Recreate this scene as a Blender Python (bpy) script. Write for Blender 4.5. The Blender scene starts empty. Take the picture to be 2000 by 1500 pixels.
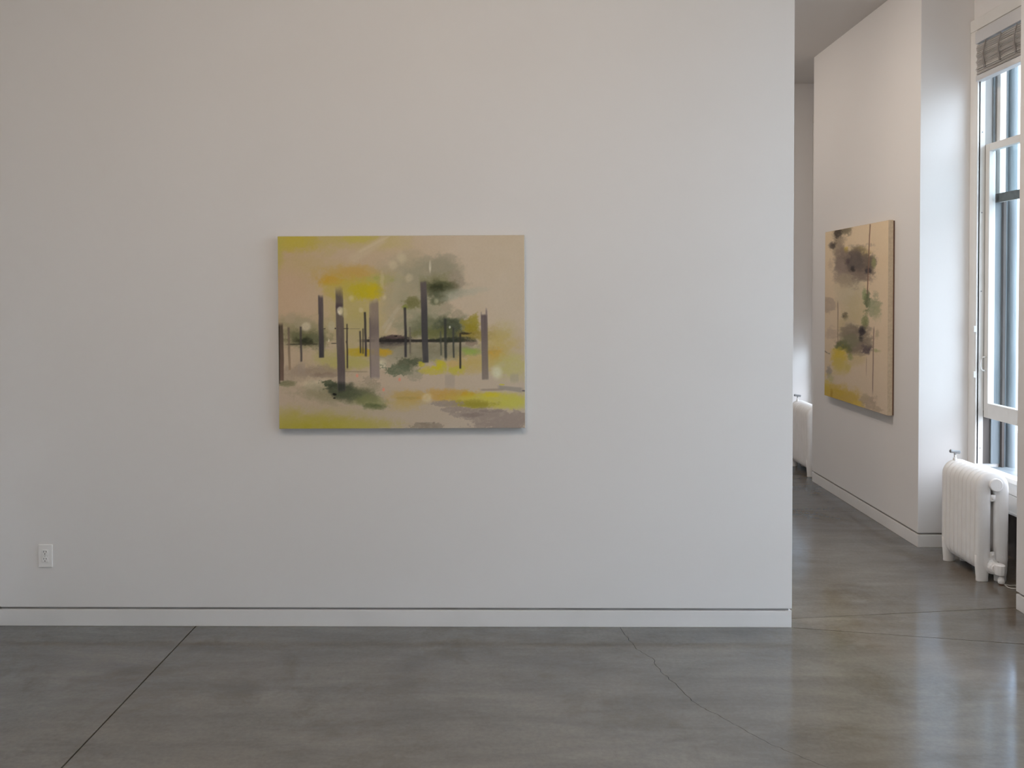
import bpy, bmesh, math, random
import numpy as np
from mathutils import Vector, Matrix

random.seed(7)
rng = np.random.default_rng(11)
sc = bpy.context.scene
C = sc.collection
R = math.radians

# ------------------------------------------------------------------ camera
cam_d = bpy.data.cameras.new('camera'); cam = bpy.data.objects.new('camera', cam_d); C.objects.link(cam)
cam.location = (0, 0, 1.65)
cam.rotation_euler = (R(90 - .85), 0, 0)
cam_d.sensor_width = 36; cam_d.sensor_fit = 'HORIZONTAL'
cam_d.lens = 36 * 1700 / 2000
cam_d.shift_y = -0.0764
cam_d.clip_start = .05; cam_d.clip_end = 300
sc.camera = cam

# ------------------------------------------------------------------ sky: even overcast
SKY = (0.84, 0.91, 1.04)
SKY_STRENGTH = 6.4
world = bpy.data.worlds.new('overcast_sky'); sc.world = world; world.use_nodes = True
bg = world.node_tree.nodes['Background']
bg.inputs[0].default_value = (*SKY, 1); bg.inputs[1].default_value = SKY_STRENGTH

# ------------------------------------------------------------------ the gallery's ceiling lamps (warm)
def ceiling_lamp(loc, target, power, col=(1.0, .82, .64), size=.22, spread=180):
    d = bpy.data.lights.new('ceiling_lamp', 'AREA'); d.shape = 'DISK'; d.size = size
    d.energy = power; d.color = col; d.spread = R(spread)
    o = bpy.data.objects.new('ceiling_lamp', d); C.objects.link(o); o.location = loc
    o.rotation_euler = (Vector(target) - Vector(loc)).to_track_quat('-Z', 'Y').to_euler()
    return o
for x, p in ((-1.55, 5.5), (-.35, 8.8), (.85, 10)):
    ceiling_lamp((x, 1.55, 3.58), (x, 3.9, 1.2), p)
ceiling_lamp((-1.2, .4, 3.6), (0, 1.2, 0), 15)
ceiling_lamp((1.25, 7.9, 3.58), (2.4, 6.4, 1.3), 8, (1.0, .87, .76))
ceiling_lamp((.75, 5.3, 3.6), (1.5, 5.3, 0), 27, (1.0, .86, .74))

# ------------------------------------------------------------------ view
vs = sc.view_settings
vs.view_transform = 'Standard'; vs.look = 'None'; vs.gamma = 1.0; vs.use_curve_mapping = False
vs.exposure = 0.12
sc.cycles.use_denoising = True
sc.cycles.max_bounces = 8; sc.cycles.diffuse_bounces = 5; sc.cycles.glossy_bounces = 3
sc.cycles.use_adaptive_sampling = True; sc.cycles.adaptive_threshold = .03
sc.cycles.transparent_max_bounces = 12
sc.cycles.sample_clamp_indirect = 8

# ================================================================== materials
def mat(name, col, rough=.5, metal=0.0, spec=.5):
    m = bpy.data.materials.new(name); m.use_nodes = True
    p = m.node_tree.nodes['Principled BSDF']
    p.inputs['Base Color'].default_value = (*col, 1); p.inputs['Roughness'].default_value = rough
    p.inputs['Metallic'].default_value = metal; p.inputs['Specular IOR Level'].default_value = spec
    return m

def noisy(m, scale, c0, c1, detail=4, bump=0.0, bscale=None, stretch=None, lo=.35, hi=.65):
    """colour a material with a noise between two colours, in world space"""
    nt = m.node_tree; n = nt.nodes; l = nt.links; p = n['Principled BSDF']
    g = n.new('ShaderNodeNewGeometry'); mp = n.new('ShaderNodeMapping'); l.new(g.outputs['Position'], mp.inputs['Vector'])
    if stretch: mp.inputs['Scale'].default_value = stretch
    t = n.new('ShaderNodeTexNoise'); t.inputs['Scale'].default_value = scale; t.inputs['Detail'].default_value = detail
    l.new(mp.outputs['Vector'], t.inputs['Vector'])
    r = n.new('ShaderNodeValToRGB'); r.color_ramp.elements[0].position = lo; r.color_ramp.elements[1].position = hi
    r.color_ramp.elements[0].color = (*c0, 1); r.color_ramp.elements[1].color = (*c1, 1)
    l.new(t.outputs['Fac'], r.inputs['Fac']); l.new(r.outputs['Color'], p.inputs['Base Color'])
    if bump:
        t2 = n.new('ShaderNodeTexNoise'); t2.inputs['Scale'].default_value = bscale or scale * 8; t2.inputs['Detail'].default_value = 3
        l.new(g.outputs['Position'], t2.inputs['Vector'])
        b = n.new('ShaderNodeBump'); b.inputs['Strength'].default_value = bump; b.inputs['Distance'].default_value = .002
        l.new(t2.outputs['Fac'], b.inputs['Height']); l.new(b.outputs['Normal'], p.inputs['Normal'])
    return m

M = {}
M['wall'] = noisy(mat('white_wall_paint', (.8, .79, .785), .65, spec=.3), 1.1, (.805, .793, .785), (.82, .808, .80), 3, bump=.06, bscale=260)
M['ceiling'] = noisy(mat('ceiling_paint', (.72, .70, .68), .8, spec=.2), .8, (.71, .69, .67), (.74, .72, .70))
M['base'] = noisy(mat('baseboard_paint', (.8, .79, .78), .45), 2.5, (.77, .76, .75), (.82, .81, .80), bump=.05, bscale=60)
M['groove'] = noisy(mat('reveal_shadow_gap', (.30, .29, .28), .8, spec=.1), 6, (.36, .35, .345), (.44, .43, .42))  # grey tone puts the recess's shadow into the colour
M['trim'] = noisy(mat('window_trim_paint', (.78, .77, .74), .4), 5, (.75, .74, .715), (.80, .79, .77), bump=.04, bscale=90)
M['sash'] = noisy(mat('sash_paint', (.78, .77, .74), .35), 5, (.75, .745, .72), (.80, .795, .775), bump=.03, bscale=120)
M['linergrey'] = noisy(mat('shaded_grey_liner', (.42, .42, .41), .5), 8, (.38, .38, .37), (.46, .46, .45), stretch=(1, 1, .2))  # sash paint toned down to grey, its shade put into the colour
M['track'] = noisy(mat('bare_sash_track', (.07, .06, .055), .6), 12, (.05, .043, .04), (.10, .085, .075), stretch=(1, 1, .1))
M['ironblue'] = noisy(mat('weathered_blue_grey_paint', (.24, .30, .34), .5), 9, (.15, .18, .20), (.25, .295, .32), 5, bump=.15, bscale=40, stretch=(1, 1, .15))
M['meeting'] = noisy(mat('dark_grey_rail', (.10, .10, .095), .6), 30, (.085, .085, .08), (.13, .13, .12))  # plain dark grey for the upper sash's meeting rail
M['niche'] = noisy(mat('dark_niche', (.10, .095, .09), .85, spec=.1), 7, (.06, .056, .055), (.15, .14, .135), 6, bump=.4, bscale=30, stretch=(1, 1, .3))  # dark mottled grey lining below the window apron
M['radiator'] = noisy(mat('radiator_enamel', (.80, .80, .79), .35), 14, (.88, .875, .865), (.91, .905, .90), bump=.10, bscale=60)
M['steel'] = noisy(mat('dull_steel', (.30, .31, .32), .42, metal=.8), 40, (.24, .25, .26), (.38, .39, .40))
M['outlet'] = mat('outlet_plastic', (.88, .88, .87), .3)
M['slot'] = mat('outlet_slot', (.03, .03, .028), .7)
M['blind'] = noisy(mat('blind_slat', (.50, .47, .43), .6), 8, (.52, .49, .47), (.66, .63, .60), stretch=(1, .3, 4))
M['blindrail'] = mat('blind_rail', (.62, .62, .63), .4)
M['shade'] = mat('light_blocker_fabric', (.62, .60, .57), .9, spec=.1)  # fabric of the unseen light blocker added in the far window
M['cord'] = mat('blind_cord', (.30, .28, .265), .8)
M['cable'] = mat('pale_cable', (.55, .53, .48), .5)
M['wood'] = noisy(mat('stretcher_wood', (.16, .075, .045), .6), 30, (.12, .055, .035), (.22, .11, .07), stretch=(1, 1, .08))
M['canvasedge'] = noisy(mat('raw_canvas', (.62, .52, .38), .85, spec=.1), 60, (.58, .485, .355), (.66, .555, .41))
M['canvasgrey'] = noisy(mat('primed_canvas', (.66, .64, .58), .85, spec=.1), 60, (.62, .60, .545), (.70, .68, .62))
M['facade'] = noisy(mat('pale_stone', (.62, .62, .60), .8), .6, (.56, .56, .54), (.68, .68, .66))
M['street'] = noisy(mat('street_paving', (.30, .30, .30), .9), .5, (.25, .25, .25), (.35, .35, .35))
M['farglass'] = mat('far_window_glass', (.10, .12, .14), .15)

def glass_mat():
    m = bpy.data.materials.new('window_glass'); m.use_nodes = True; nt = m.node_tree; n = nt.nodes; l = nt.links
    n.clear()
    out = n.new('ShaderNodeOutputMaterial'); mix = n.new('ShaderNodeMixShader')
    tr = n.new('ShaderNodeBsdfTransparent'); tr.inputs[0].default_value = (.90, .94, .95, 1)
    gl = n.new('ShaderNodeBsdfGlossy'); gl.inputs['Roughness'].default_value = .02
    fr = n.new('ShaderNodeFresnel'); fr.inputs['IOR'].default_value = 1.5
    g = n.new('ShaderNodeNewGeometry'); inv = n.new('ShaderNodeMath'); inv.operation = 'SUBTRACT'; inv.inputs[0].default_value = 1
    l.new(g.outputs['Backfacing'], inv.inputs[1]); mu = n.new('ShaderNodeMath'); mu.operation = 'MULTIPLY'
    l.new(fr.outputs[0], mu.inputs[0]); l.new(inv.outputs[0], mu.inputs[1])
    l.new(mu.outputs[0], mix.inputs[0]); l.new(tr.outputs[0], mix.inputs[1]); l.new(gl.outputs[0], mix.inputs[2])
    l.new(mix.outputs[0], out.inputs[0])
    return m
M['glass'] = glass_mat()

def floor_mat():
    m = bpy.data.materials.new('sealed_concrete'); m.use_nodes = True; nt = m.node_tree; n = nt.nodes; l = nt.links
    p = n['Principled BSDF']
    g = n.new('ShaderNodeNewGeometry')
    def noise(scale, detail, rough=.55, st=None, dist=0):
        t = n.new('ShaderNodeTexNoise'); t.inputs['Scale'].default_value = scale; t.inputs['Detail'].default_value = detail
        t.inputs['Roughness'].default_value = rough; t.inputs['Distortion'].default_value = dist
        if st:
            mp = n.new('ShaderNodeMapping'); mp.inputs['Scale'].default_value = st
            l.new(g.outputs['Position'], mp.inputs['Vector']); l.new(mp.outputs['Vector'], t.inputs['Vector'])
        else: l.new(g.outputs['Position'], t.inputs['Vector'])
        return t
    def ramp(src, stops):
        r = n.new('ShaderNodeValToRGB'); e = r.color_ramp.elements
        while len(e) < len(stops): e.new(.5)
        for el, (pos, c) in zip(e, stops): el.position = pos; el.color = (*c, 1)
        l.new(src, r.inputs['Fac']); return r
    def mixc(a, b, fac, mode='MIX'):
        x = n.new('ShaderNodeMix'); x.data_type = 'RGBA'; x.blend_type = mode
        l.new(a, x.inputs[6]); l.new(b, x.inputs[7])
        if isinstance(fac, float): x.inputs[0].default_value = fac
        else: l.new(fac, x.inputs[0])
        return x.outputs[2]
    big = ramp(noise(.9, 5, .6, dist=.6).outputs['Fac'], [(.30, (.166, .136, .104)), (.50, (.204, .170, .133)), (.70, (.230, .198, .160))])
    brown = ramp(noise(1.7, 6, .65, dist=.4).outputs['Fac'], [(.52, (0, 0, 0)), (.72, (1, 1, 1))])
    bc = n.new('ShaderNodeRGB'); bc.outputs[0].default_value = (.150, .118, .080, 1)
    x = mixc(big.outputs['Color'], bc.outputs[0], brown.outputs['Color'])
    streak = ramp(noise(3.2, 6, .7, st=(.55, 2.2, 1), dist=.3).outputs['Fac'], [(.35, (.84, .84, .84)), (.65, (1.1, 1.1, 1.1))])
    x = mixc(x, streak.outputs['Color'], 1.0, 'MULTIPLY')
    fine = ramp(noise(55, 4, .7).outputs['Fac'], [(.3, (.90, .90, .90)), (.7, (1.08, 1.08, 1.08))])
    x = mixc(x, fine.outputs['Color'], 1.0, 'MULTIPLY')
    l.new(x, p.inputs['Base Color'])
    rr = n.new('ShaderNodeMath'); rr.operation = 'MULTIPLY_ADD'; rr.inputs[1].default_value = .12; rr.inputs[2].default_value = .075
    l.new(noise(2.3, 6, .65).outputs['Fac'], rr.inputs[0]); l.new(rr.outputs[0], p.inputs['Roughness'])
    b = n.new('ShaderNodeBump'); b.inputs['Strength'].default_value = .10; b.inputs['Distance'].default_value = .003
    l.new(noise(30, 4, .6).outputs['Fac'], b.inputs['Height']); l.new(b.outputs['Normal'], p.inputs['Normal'])
    # bluish sealer film over the slab
    p.inputs['Specular IOR Level'].default_value = 0
    gl = n.new('ShaderNodeBsdfGlossy'); gl.inputs['Color'].default_value = (.62, .81, 1.0, 1)
    l.new(rr.outputs[0], gl.inputs['Roughness']); l.new(b.outputs['Normal'], gl.inputs['Normal'])
    fr = n.new('ShaderNodeFresnel'); fr.inputs['IOR'].default_value = 1.75
    mx = n.new('ShaderNodeMixShader'); out = n['Material Output']
    l.new(fr.outputs[0], mx.inputs[0]); l.new(p.outputs[0], mx.inputs[1]); l.new(gl.outputs[0], mx.inputs[2]); l.new(mx.outputs[0], out.inputs[0])
    return m
M['floor'] = floor_mat()
M['joint'] = mat('joint_filler', (.022, .021, .019), .9, spec=.1)

# ================================================================== helpers
def link(o, parent=None):
    C.objects.link(o)
    if parent is not None: o.parent = parent
    return o

def obj(name, bm, m, parent=None, smooth=False, bevel=0, seg=2):
    me = bpy.data.meshes.new(name); bm.normal_update(); bm.to_mesh(me); bm.free(); me.materials.append(M[m] if isinstance(m, str) else m)
    if smooth:
        for p in me.polygons: p.use_smooth = True
    o = link(bpy.data.objects.new(name, me), parent)
    if bevel:
        b = o.modifiers.new('edge', 'BEVEL'); b.width = bevel; b.segments = seg; b.limit_method = 'ANGLE'; b.angle_limit = R(40)
    return o

def bx(bm, x0, x1, y0, y1, z0, z1):
    v = [bm.verts.new(c) for c in ((x0,y0,z0),(x1,y0,z0),(x1,y1,z0),(x0,y1,z0),(x0,y0,z1),(x1,y0,z1),(x1,y1,z1),(x0,y1,z1))]
    for f in ((3,2,1,0),(4,5,6,7),(0,1,5,4),(1,2,6,5),(2,3,7,6),(3,0,4,7)): bm.faces.new([v[i] for i in f])
    return bm

def boxes(*bs):
    bm = bmesh.new()
    for b in bs: bx(bm, *b)
    return bm

def prism(bm, pts, z0, z1):
    a = [bm.verts.new((x, y, z0)) for x, y in pts]; b = [bm.verts.new((x, y, z1)) for x, y in pts]
    n = len(pts)
    bm.faces.new(list(reversed(a))); bm.faces.new(b)
    for i in range(n): bm.faces.new((a[i], a[(i+1) % n], b[(i+1) % n], b[i]))
    return bm

def lathe(bm, prof, origin, axis='Z', seg=24):
    """prof: (radius, height) pairs revolved about an axis"""
    o = Vector(origin); rings = []
    for r, h in prof:
        ring = []
        for k in range(seg):
            a = 2 * math.pi * k / seg; c, s = r * math.cos(a), r * math.sin(a)
            d = {'Z': (c, s, h), 'Y': (s, h, c), 'X': (h, c, s)}[axis]
            ring.append(bm.verts.new(o + Vector(d)))
        rings.append(ring)
    for a, b in zip(rings, rings[1:]):
        for k in range(seg): bm.faces.new((a[k], a[(k+1) % seg], b[(k+1) % seg], b[k]))
    bm.faces.new(list(reversed(rings[0]))); bm.faces.new(rings[-1])
    return bm

def tube(bm, pts, r, seg=10, cap=True):
    pts = [Vector(p) for p in pts]; rings = []
    for i, p in enumerate(pts):
        t = (pts[min(i+1, len(pts)-1)] - pts[max(i-1, 0)]).normalized()
        up = Vector((0, 0, 1)) if abs(t.z) < .9 else Vector((1, 0, 0))
        a = t.cross(up).normalized(); b = t.cross(a)
        rr = r[i] if isinstance(r, (list, tuple)) else r
        rings.append([bm.verts.new(p + a * rr * math.cos(2*math.pi*k/seg) + b * rr * math.sin(2*math.pi*k/seg)) for k in range(seg)])
    for a, b in zip(rings, rings[1:]):
        for k in range(seg): bm.faces.new((a[k], a[(k+1) % seg], b[(k+1) % seg], b[k]))
    if cap: bm.faces.new(list(reversed(rings[0]))); bm.faces.new(rings[-1])
    return bm

def struct(o): o['kind'] = 'structure'; return o
def tag(o, label, cat, group=None):
    o['label'] = label; o['category'] = cat
    if group: o['group'] = group
    return o
def empty(name, loc=(0, 0, 0)):
    o = bpy.data.objects.new(name, None); o.location = loc; o.empty_display_size = .1
    return link(o)
def copy_tree(o, parent=None):
    c = o.copy(); link(c)
    c.parent = parent
    for ch in list(o.children): copy_tree(ch, c)
    return c

# ================================================================== the room
XL, XP, XW, XO = -2.54, 2.63, 2.97, 3.16          # left wall, pier faces, window wall, outside face
YB, YE, ZC = -3.5, 8.56, 3.70                      # wall behind, end wall, ceiling
BB, GAP = .081, .094                               # baseboard top, top of the reveal
BAYS = [(4.52, 5.62), (7.61, 8.56), (3.02, 4.12), (1.92, 3.02), (.82, 1.92)]

# ---- floor: dark joint filler with the concrete slabs on it
floor = struct(obj('floor', boxes((XL-.2, XO, YB-.2, YE+.2, -.15, -.005)), 'joint'))
CR = [(.543,4.207),(.560,4.11),(.581,4.007),(.612,3.95),(.636,3.91),(.640,3.83),(.647,3.767),(.675,3.69),(.711,3.582),(.722,3.52),(.747,3.456),
      (.775,3.42),(.802,3.385),(.835,3.33),(.858,3.292),(.905,3.22),(.938,3.164),(.985,3.12),(1.036,3.065),(1.102,2.999)]
fine = []
for a, b in zip(CR, CR[1:]):
    for t in (0, .33, .66):
        fine.append((a[0]+(b[0]-a[0])*t + random.uniform(-.006, .006), a[1]+(b[1]-a[1])*t))
CR = [(.53, 4.30)] + fine + [CR[-1]]
x, y = CR[-1]
while y > YB - .1:
    y -= random.uniform(.1, .2); x += random.uniform(-.02, .09) if x < 2.2 else random.uniform(-.05, .03)
    CR.append((x, y))
CR[-1] = (CR[-1][0], YB - .2)
j = .0024; w = .0012
def line3(x): return 4.265 + (x - 1.383) * (4.065 - 4.265) / (2.406 - 1.383)
def line2(x): return 4.387 + (x - 1.422) * (4.537 - 4.387) / (2.643 - 1.422)
slabs = [
    [(XL-.2, YB-.2), (-1.565-j-.001, YB-.2), (-1.565-j-.001, 4.34), (XL-.2, 4.34)],
    [(-1.565+j+.001, YB-.2)] + [(x-w, y) for x, y in reversed(CR)] + [(.53-w, 4.34), (-1.565+j+.001, 4.34)],
    [(x+w, y) for x, y in CR[::-1]][0:1] + [(XO, YB-.2), (XO, line3(XO)-j), (1.383, 4.265-j), (1.36, 4.34), (.53+w, 4.34)] + [(x+w, y) for x, y in CR][:-1],
    [(1.36+.004, 4.34), (1.383, 4.265+j), (XO, line3(XO)+j), (XO, line2(XO)-j), (1.36, line2(1.36)-j)],
    [(XL-.2, 4.34+2*j), (1.36, 4.34+2*j), (1.36, line2(1.36)+j), (XO, line2(XO)+j), (XO, 6.546-j), (XL-.2, 6.546-j)],
    [(XL-.2, 6.546+j), (XO, 6.546+j), (XO, 7.538-j), (XL-.2, 7.538-j)],
    [(XL-.2, 7.538+j), (XO, 7.538+j), (XO, YE+.2), (XL-.2, YE+.2)],
]
for s in slabs:
    o = obj('floor_slab', prism(bmesh.new(), s, -.006, 0), 'floor', floor)

struct(obj('ceiling', boxes((XL-.2, XO, YB-.2, YE+.2, ZC, ZC+.15)), 'ceiling'))

# ---- partition wall carrying the large landscape canvas (slightly out of square)
def wy(x): return 4.29 + (x - XL) * (4.265 - 4.29) / (1.379 - XL)
XE = 1.379; TH = .16
def wall_prism(d0, xr, z0, z1):
    return prism(bmesh.new(), [(XL, wy(XL)+d0), (xr, wy(xr)+d0), (xr, wy(xr)+TH-d0), (XL, wy(XL)+TH-d0)], z0, z1)
wc = struct(obj('wall_center', wall_prism(0, XE, GAP, ZC), 'wall', bevel=.002))
obj('shadow_gap', wall_prism(.014, XE-.012, 0, GAP), 'groove', wc)
obj('corner_bead', boxes((XE-.03, XE-.001, wy(XE)+.001, wy(XE)+.012, BB-.004, BB+.002)), 'base', wc)
struct(obj('baseboard_center', wall_prism(.0005, XE-.001, 0, BB), 'base', bevel=.002))

# ---- left wall, wall behind the camera and end wall
for name, g, c, b in (
    ('left',  (XL-.15, XL, YB, YE, GAP, ZC), (XL-.15, XL-.014, YB, YE, 0, GAP), (XL-.15, XL, YB, YE, 0, BB)),
    ('back',  (XL, XP, YB-.15, YB, GAP, ZC), (XL, XP, YB-.15, YB-.014, 0, GAP), (XL, XP, YB-.15, YB, 0, BB)),
    ('front', (XL, XO, YE, YE+.15, GAP, ZC), (XL, XO, YE+.014, YE+.15, 0, GAP), (XL, XO, YE, YE+.15, 0, BB))):
    o = struct(obj('wall_' + name, boxes(g), 'wall'))
    obj('shadow_gap', boxes(c), 'groove', o)
    struct(obj('baseboard_' + name, boxes(b), 'base', bevel=.002))

# ---- right wall: plastered piers between window bays
edges = sorted(BAYS)
piers = [(YB, edges[0][0])] + [(edges[i][1], edges[i+1][0]) for i in range(len(BAYS) - 1) if edges[i+1][0] - edges[i][1] > .01]
pb, gb, bb = bmesh.new(), bmesh.new(), None
for a, b in piers:
    bx(pb, XP, XO, a, b, GAP, ZC); bx(gb, XP+.014, XO, a+.014, b-.014, 0, GAP)
for a, b in BAYS:
    bx(pb, XW, XO, a, b, 3.33, ZC)
    bx(pb, XW, XO, a, a+.07, .35, 3.33); bx(pb, XW, XO, b-.07, b, .35, 3.33)
    bx(pb, XW, XO, a+.07, b-.07, .35, .53)
wr = struct(obj('wall_right', pb, 'wall', bevel=.002))
obj('shadow_gap', gb, 'groove', wr)
for a, b in piers:
    struct(obj('baseboard_right', boxes((XP+.0005, XO, a, b, 0, BB)), 'base', bevel=.002))
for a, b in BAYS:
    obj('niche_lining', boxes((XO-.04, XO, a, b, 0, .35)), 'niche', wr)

# ================================================================== windows
def make_window(name, a, b):
    root = struct(empty(name, (XW, (a+b)/2, .53)))
    inv = Matrix.Translation(-root.location)
    def part(pn, bm, m, parent=root, **k):
        bm.transform(inv); return obj(pn, bm, m, parent, **k)
    y0, y1 = a + .08, b - .08                      # daylight opening
    # flat casing boards
    part('casing', boxes((2.948, 2.975, b-.08, b-.001, .53, 3.315)), 'trim', bevel=.003)
    part('casing', boxes((2.948, 2.975, a+.001, a+.08, .53, 3.315)), 'trim', bevel=.003)
    part('head_casing', boxes((2.945, 2.975, a+.001, b-.001, 3.315, 3.39)), 'trim', bevel=.003)
    # stops, jamb liners, tracks and the outer iron frame on both sides
    for s, yy in ((1, y1), (-1, y0)):
        def sb(x0, x1, d, z0, z1, t=.02):          # a strip standing d proud of the jamb
            lo, hi = sorted((yy - s*d, yy + s*t)); return (x0, x1, lo, hi, z0, z1)
        part('stop_bead', boxes(sb(2.950, 2.957, .006, .56, 3.30), sb(2.957, 2.963, .002, .56, 3.30)), 'trim', bevel=.002)
        jl = part('jamb_liner', boxes(sb(2.963, 3.004, 0, .56, 3.315)), 'sash', bevel=.001)
        part('sash_track', boxes(sb(3.004, 3.050, -.002, .56, .90)), 'track')
        part('jamb_liner', boxes(sb(3.004, 3.050, -.002, .90, 3.315)), 'linergrey')
        part('parting_bead', boxes(sb(3.050, 3.062, .010, .56, 3.315)), 'ironblue', bevel=.002)
        part('outer_track', boxes(sb(3.062, 3.113, -.001, .56, 2.24)), 'ironblue')
        part('outer_track', boxes(sb(3.062, 3.113, -.001, 2.24, 3.315)), 'linergrey')
        part('outer_stop', boxes(sb(3.113, 3.126, .022, .54, 3.315), sb(3.126, 3.140, .004, .54, 3.315)), 'track', bevel=.002)
        cb = bmesh.new(); r = .026
        tube(cb, [(3.180, yy - s*.004, .50), (3.180, yy - s*.004, 3.36)], r, 20)
        bx(cb, *sb(3.140, 3.185, -.004, .50, 3.36, .07))
        part('iron_column', cb, 'ironblue', smooth=False)
        for z in (2.67, 2.16, 1.66, .66):
            hb = lathe(bmesh.new(), [(.0045, 0), (.004, .0016), (.0015, .002)], (0, 0, 0), 'Y', 12)
            hb.transform(Matrix.Translation((2.986, yy, z)) @ Matrix.Scale(-s, 4, (0, 1, 0)))
            bmesh.ops.recalc_face_normals(hb, faces=hb.faces)
            hb.transform(inv @ root.matrix_world.inverted() @ Matrix.Translation(root.location) if False else inv)
            o = obj('screw', hb, 'steel', None); o.parent = jl
        for z in (1.42, 1.13):
            part('latch_clip', boxes((2.936, 2.956, *sorted((yy - s*.010, yy + s*.004)), z-.02, z+.02)), 'sash', bevel=.003)
    part('head_jamb', boxes((2.955, 3.126, y0, y1, 3.30, 3.33)), 'sash')
    part('window_stool', boxes((2.925, 3.004, a+.03, b-.03, .530, .558)), 'sash', bevel=.006, seg=3)
    part('outer_sill', boxes((3.004, 3.22, y0, y1, .515, .540)), 'ironblue', bevel=.003)
    part('apron', boxes((2.953, 2.972, a+.03, b-.03, .455, .528)), 'trim', bevel=.003)
    part('apron', boxes((2.958, 2.972, a+.03, b-.03, .352, .452)), 'trim', bevel=.003)
    part('apron_lip', boxes((2.942, 2.972, a+.03, b-.03, .340, .356)), 'trim', bevel=.004)
    # sashes: stiles and rails are one joinery piece; pane, bead and hardware are its pieces
    def sash(pn, x0, x1, z0, z1, top, bot, st, m):
        s = part(pn, boxes((x0, x1, y0+.001, y0+st, z0, z1), (x0, x1, y1-st, y1-.001, z0, z1),
                           (x0, x1, y0+st, y1-st, z0, z0+bot), (x0, x1, y0+st, y1-st, z1-top, z1)), m, bevel=.002)
        xm = x0 + .023
        part('glass_pane', boxes((xm, xm+.004, y0+st-.004, y1-st+.004, z0+bot-.004, z1-top+.004)), 'glass', s)
        return s, xm
    ls, xm = sash('lower_sash', 3.006, 3.046, .858, 2.59, .046, .094, .047, 'sash')
    for yy in (y1-.024, y0+.024):
        pts = [(3.006, yy, 1.155), (2.985, yy, 1.158), (2.975, yy, 1.170), (2.972, yy, 1.20), (2.975, yy, 1.230), (2.985, yy, 1.242), (3.006, yy, 1.245)]
        part('sash_lift', tube(bmesh.new(), pts, .0045, 10), 'sash', ls, smooth=True)
    us, xm = sash('upper_sash', 3.072, 3.110, 2.225, 3.30, .05, .05, .047, 'sash')
    part('meeting_rail', boxes((3.068, 3.074, y0+.002, y1-.002, 2.222, 2.277)), 'meeting', us)
    return root
w1 = make_window('window_1', *BAYS[0])
for k, (a, b) in enumerate(BAYS[1:]):
    c = copy_tree(w1); c.name = 'window_%d' % (k + 2)
    c.location = (XW, (a+b)/2, .53); c.scale = (1, (b-a)/1.10, 1)

# unseen fabric sheet and roller, added to block daylight from the far bay's window
w2 = next(o for o in bpy.data.objects if o.name == 'window_2')
obj('added_light_blocker', boxes((-.012, -.009, -.455, .455, .62, 2.76)), 'shade', w2)
obj('added_blocker_roller', lathe(bmesh.new(), [(.018, -.455), (.018, .455)], (-.005, 0, 2.755), 'Y', 16), 'shade', w2)

# ---- raised blind in the window bay beside the second canvas
def make_blind(a, b, label):
    yc = (a+b)/2; root = empty('venetian_blind', (2.962, yc, 3.30)); tag(root, label, 'blind')
    inv = Matrix.Translation(-root.location)
    def part(pn, bm, m, **k): bm.transform(inv); return obj(pn, bm, m, root, **k)
    y0, y1 = a+.088, b-.088
    part('headrail', boxes((2.930, 2.990, y0, y1, 3.222, 3.298)), 'blindrail', bevel=.003)
    sb = bmesh.new(); n = 30
    for k in range(n):
        z = 3.026 + k * .0062; sag = .0025 * math.sin(k * 1.7)
        dx = .004 * math.sin(k * .9) + random.uniform(-.002, .002)
        for q in range(6):                          # each slat sags a little between the cords
            ya, yb_ = y0+.004 + (y1-y0-.008)*q/6, y0+.004 + (y1-y0-.008)*(q+1)/6
            dz = .0016 * (q % 2) + random.uniform(-.0006, .0006)
            bx(sb, 2.936+dx, 2.984+dx, ya, yb_, z+dz, z+dz+.003)
    so = part('slat_stack', sb, 'blind'); so['kind'] = 'stuff'
    part('bottom_rail', boxes((2.934, 2.986, y0+.002, y1-.002, 2.985, 3.022)), 'blindrail', bevel=.004)
    for k in range(5):
        yy = yc + .002 + (k - 2) * .167
        pts = [(2.931 - .007*math.sin(t*math.pi), yy + .020*math.sin(t*2.6), 3.215 - t*.165) for t in [i/10 for i in range(11)]]
        part('ladder_cord', tube(bmesh.new(), pts, [.0035 + .0035*(i/10)**2 for i in range(11)], 8), 'cord', smooth=True)
    return root
make_blind(*BAYS[0], 'raised pale slatted blind gathered at the top of the window above the radiator')

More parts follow.
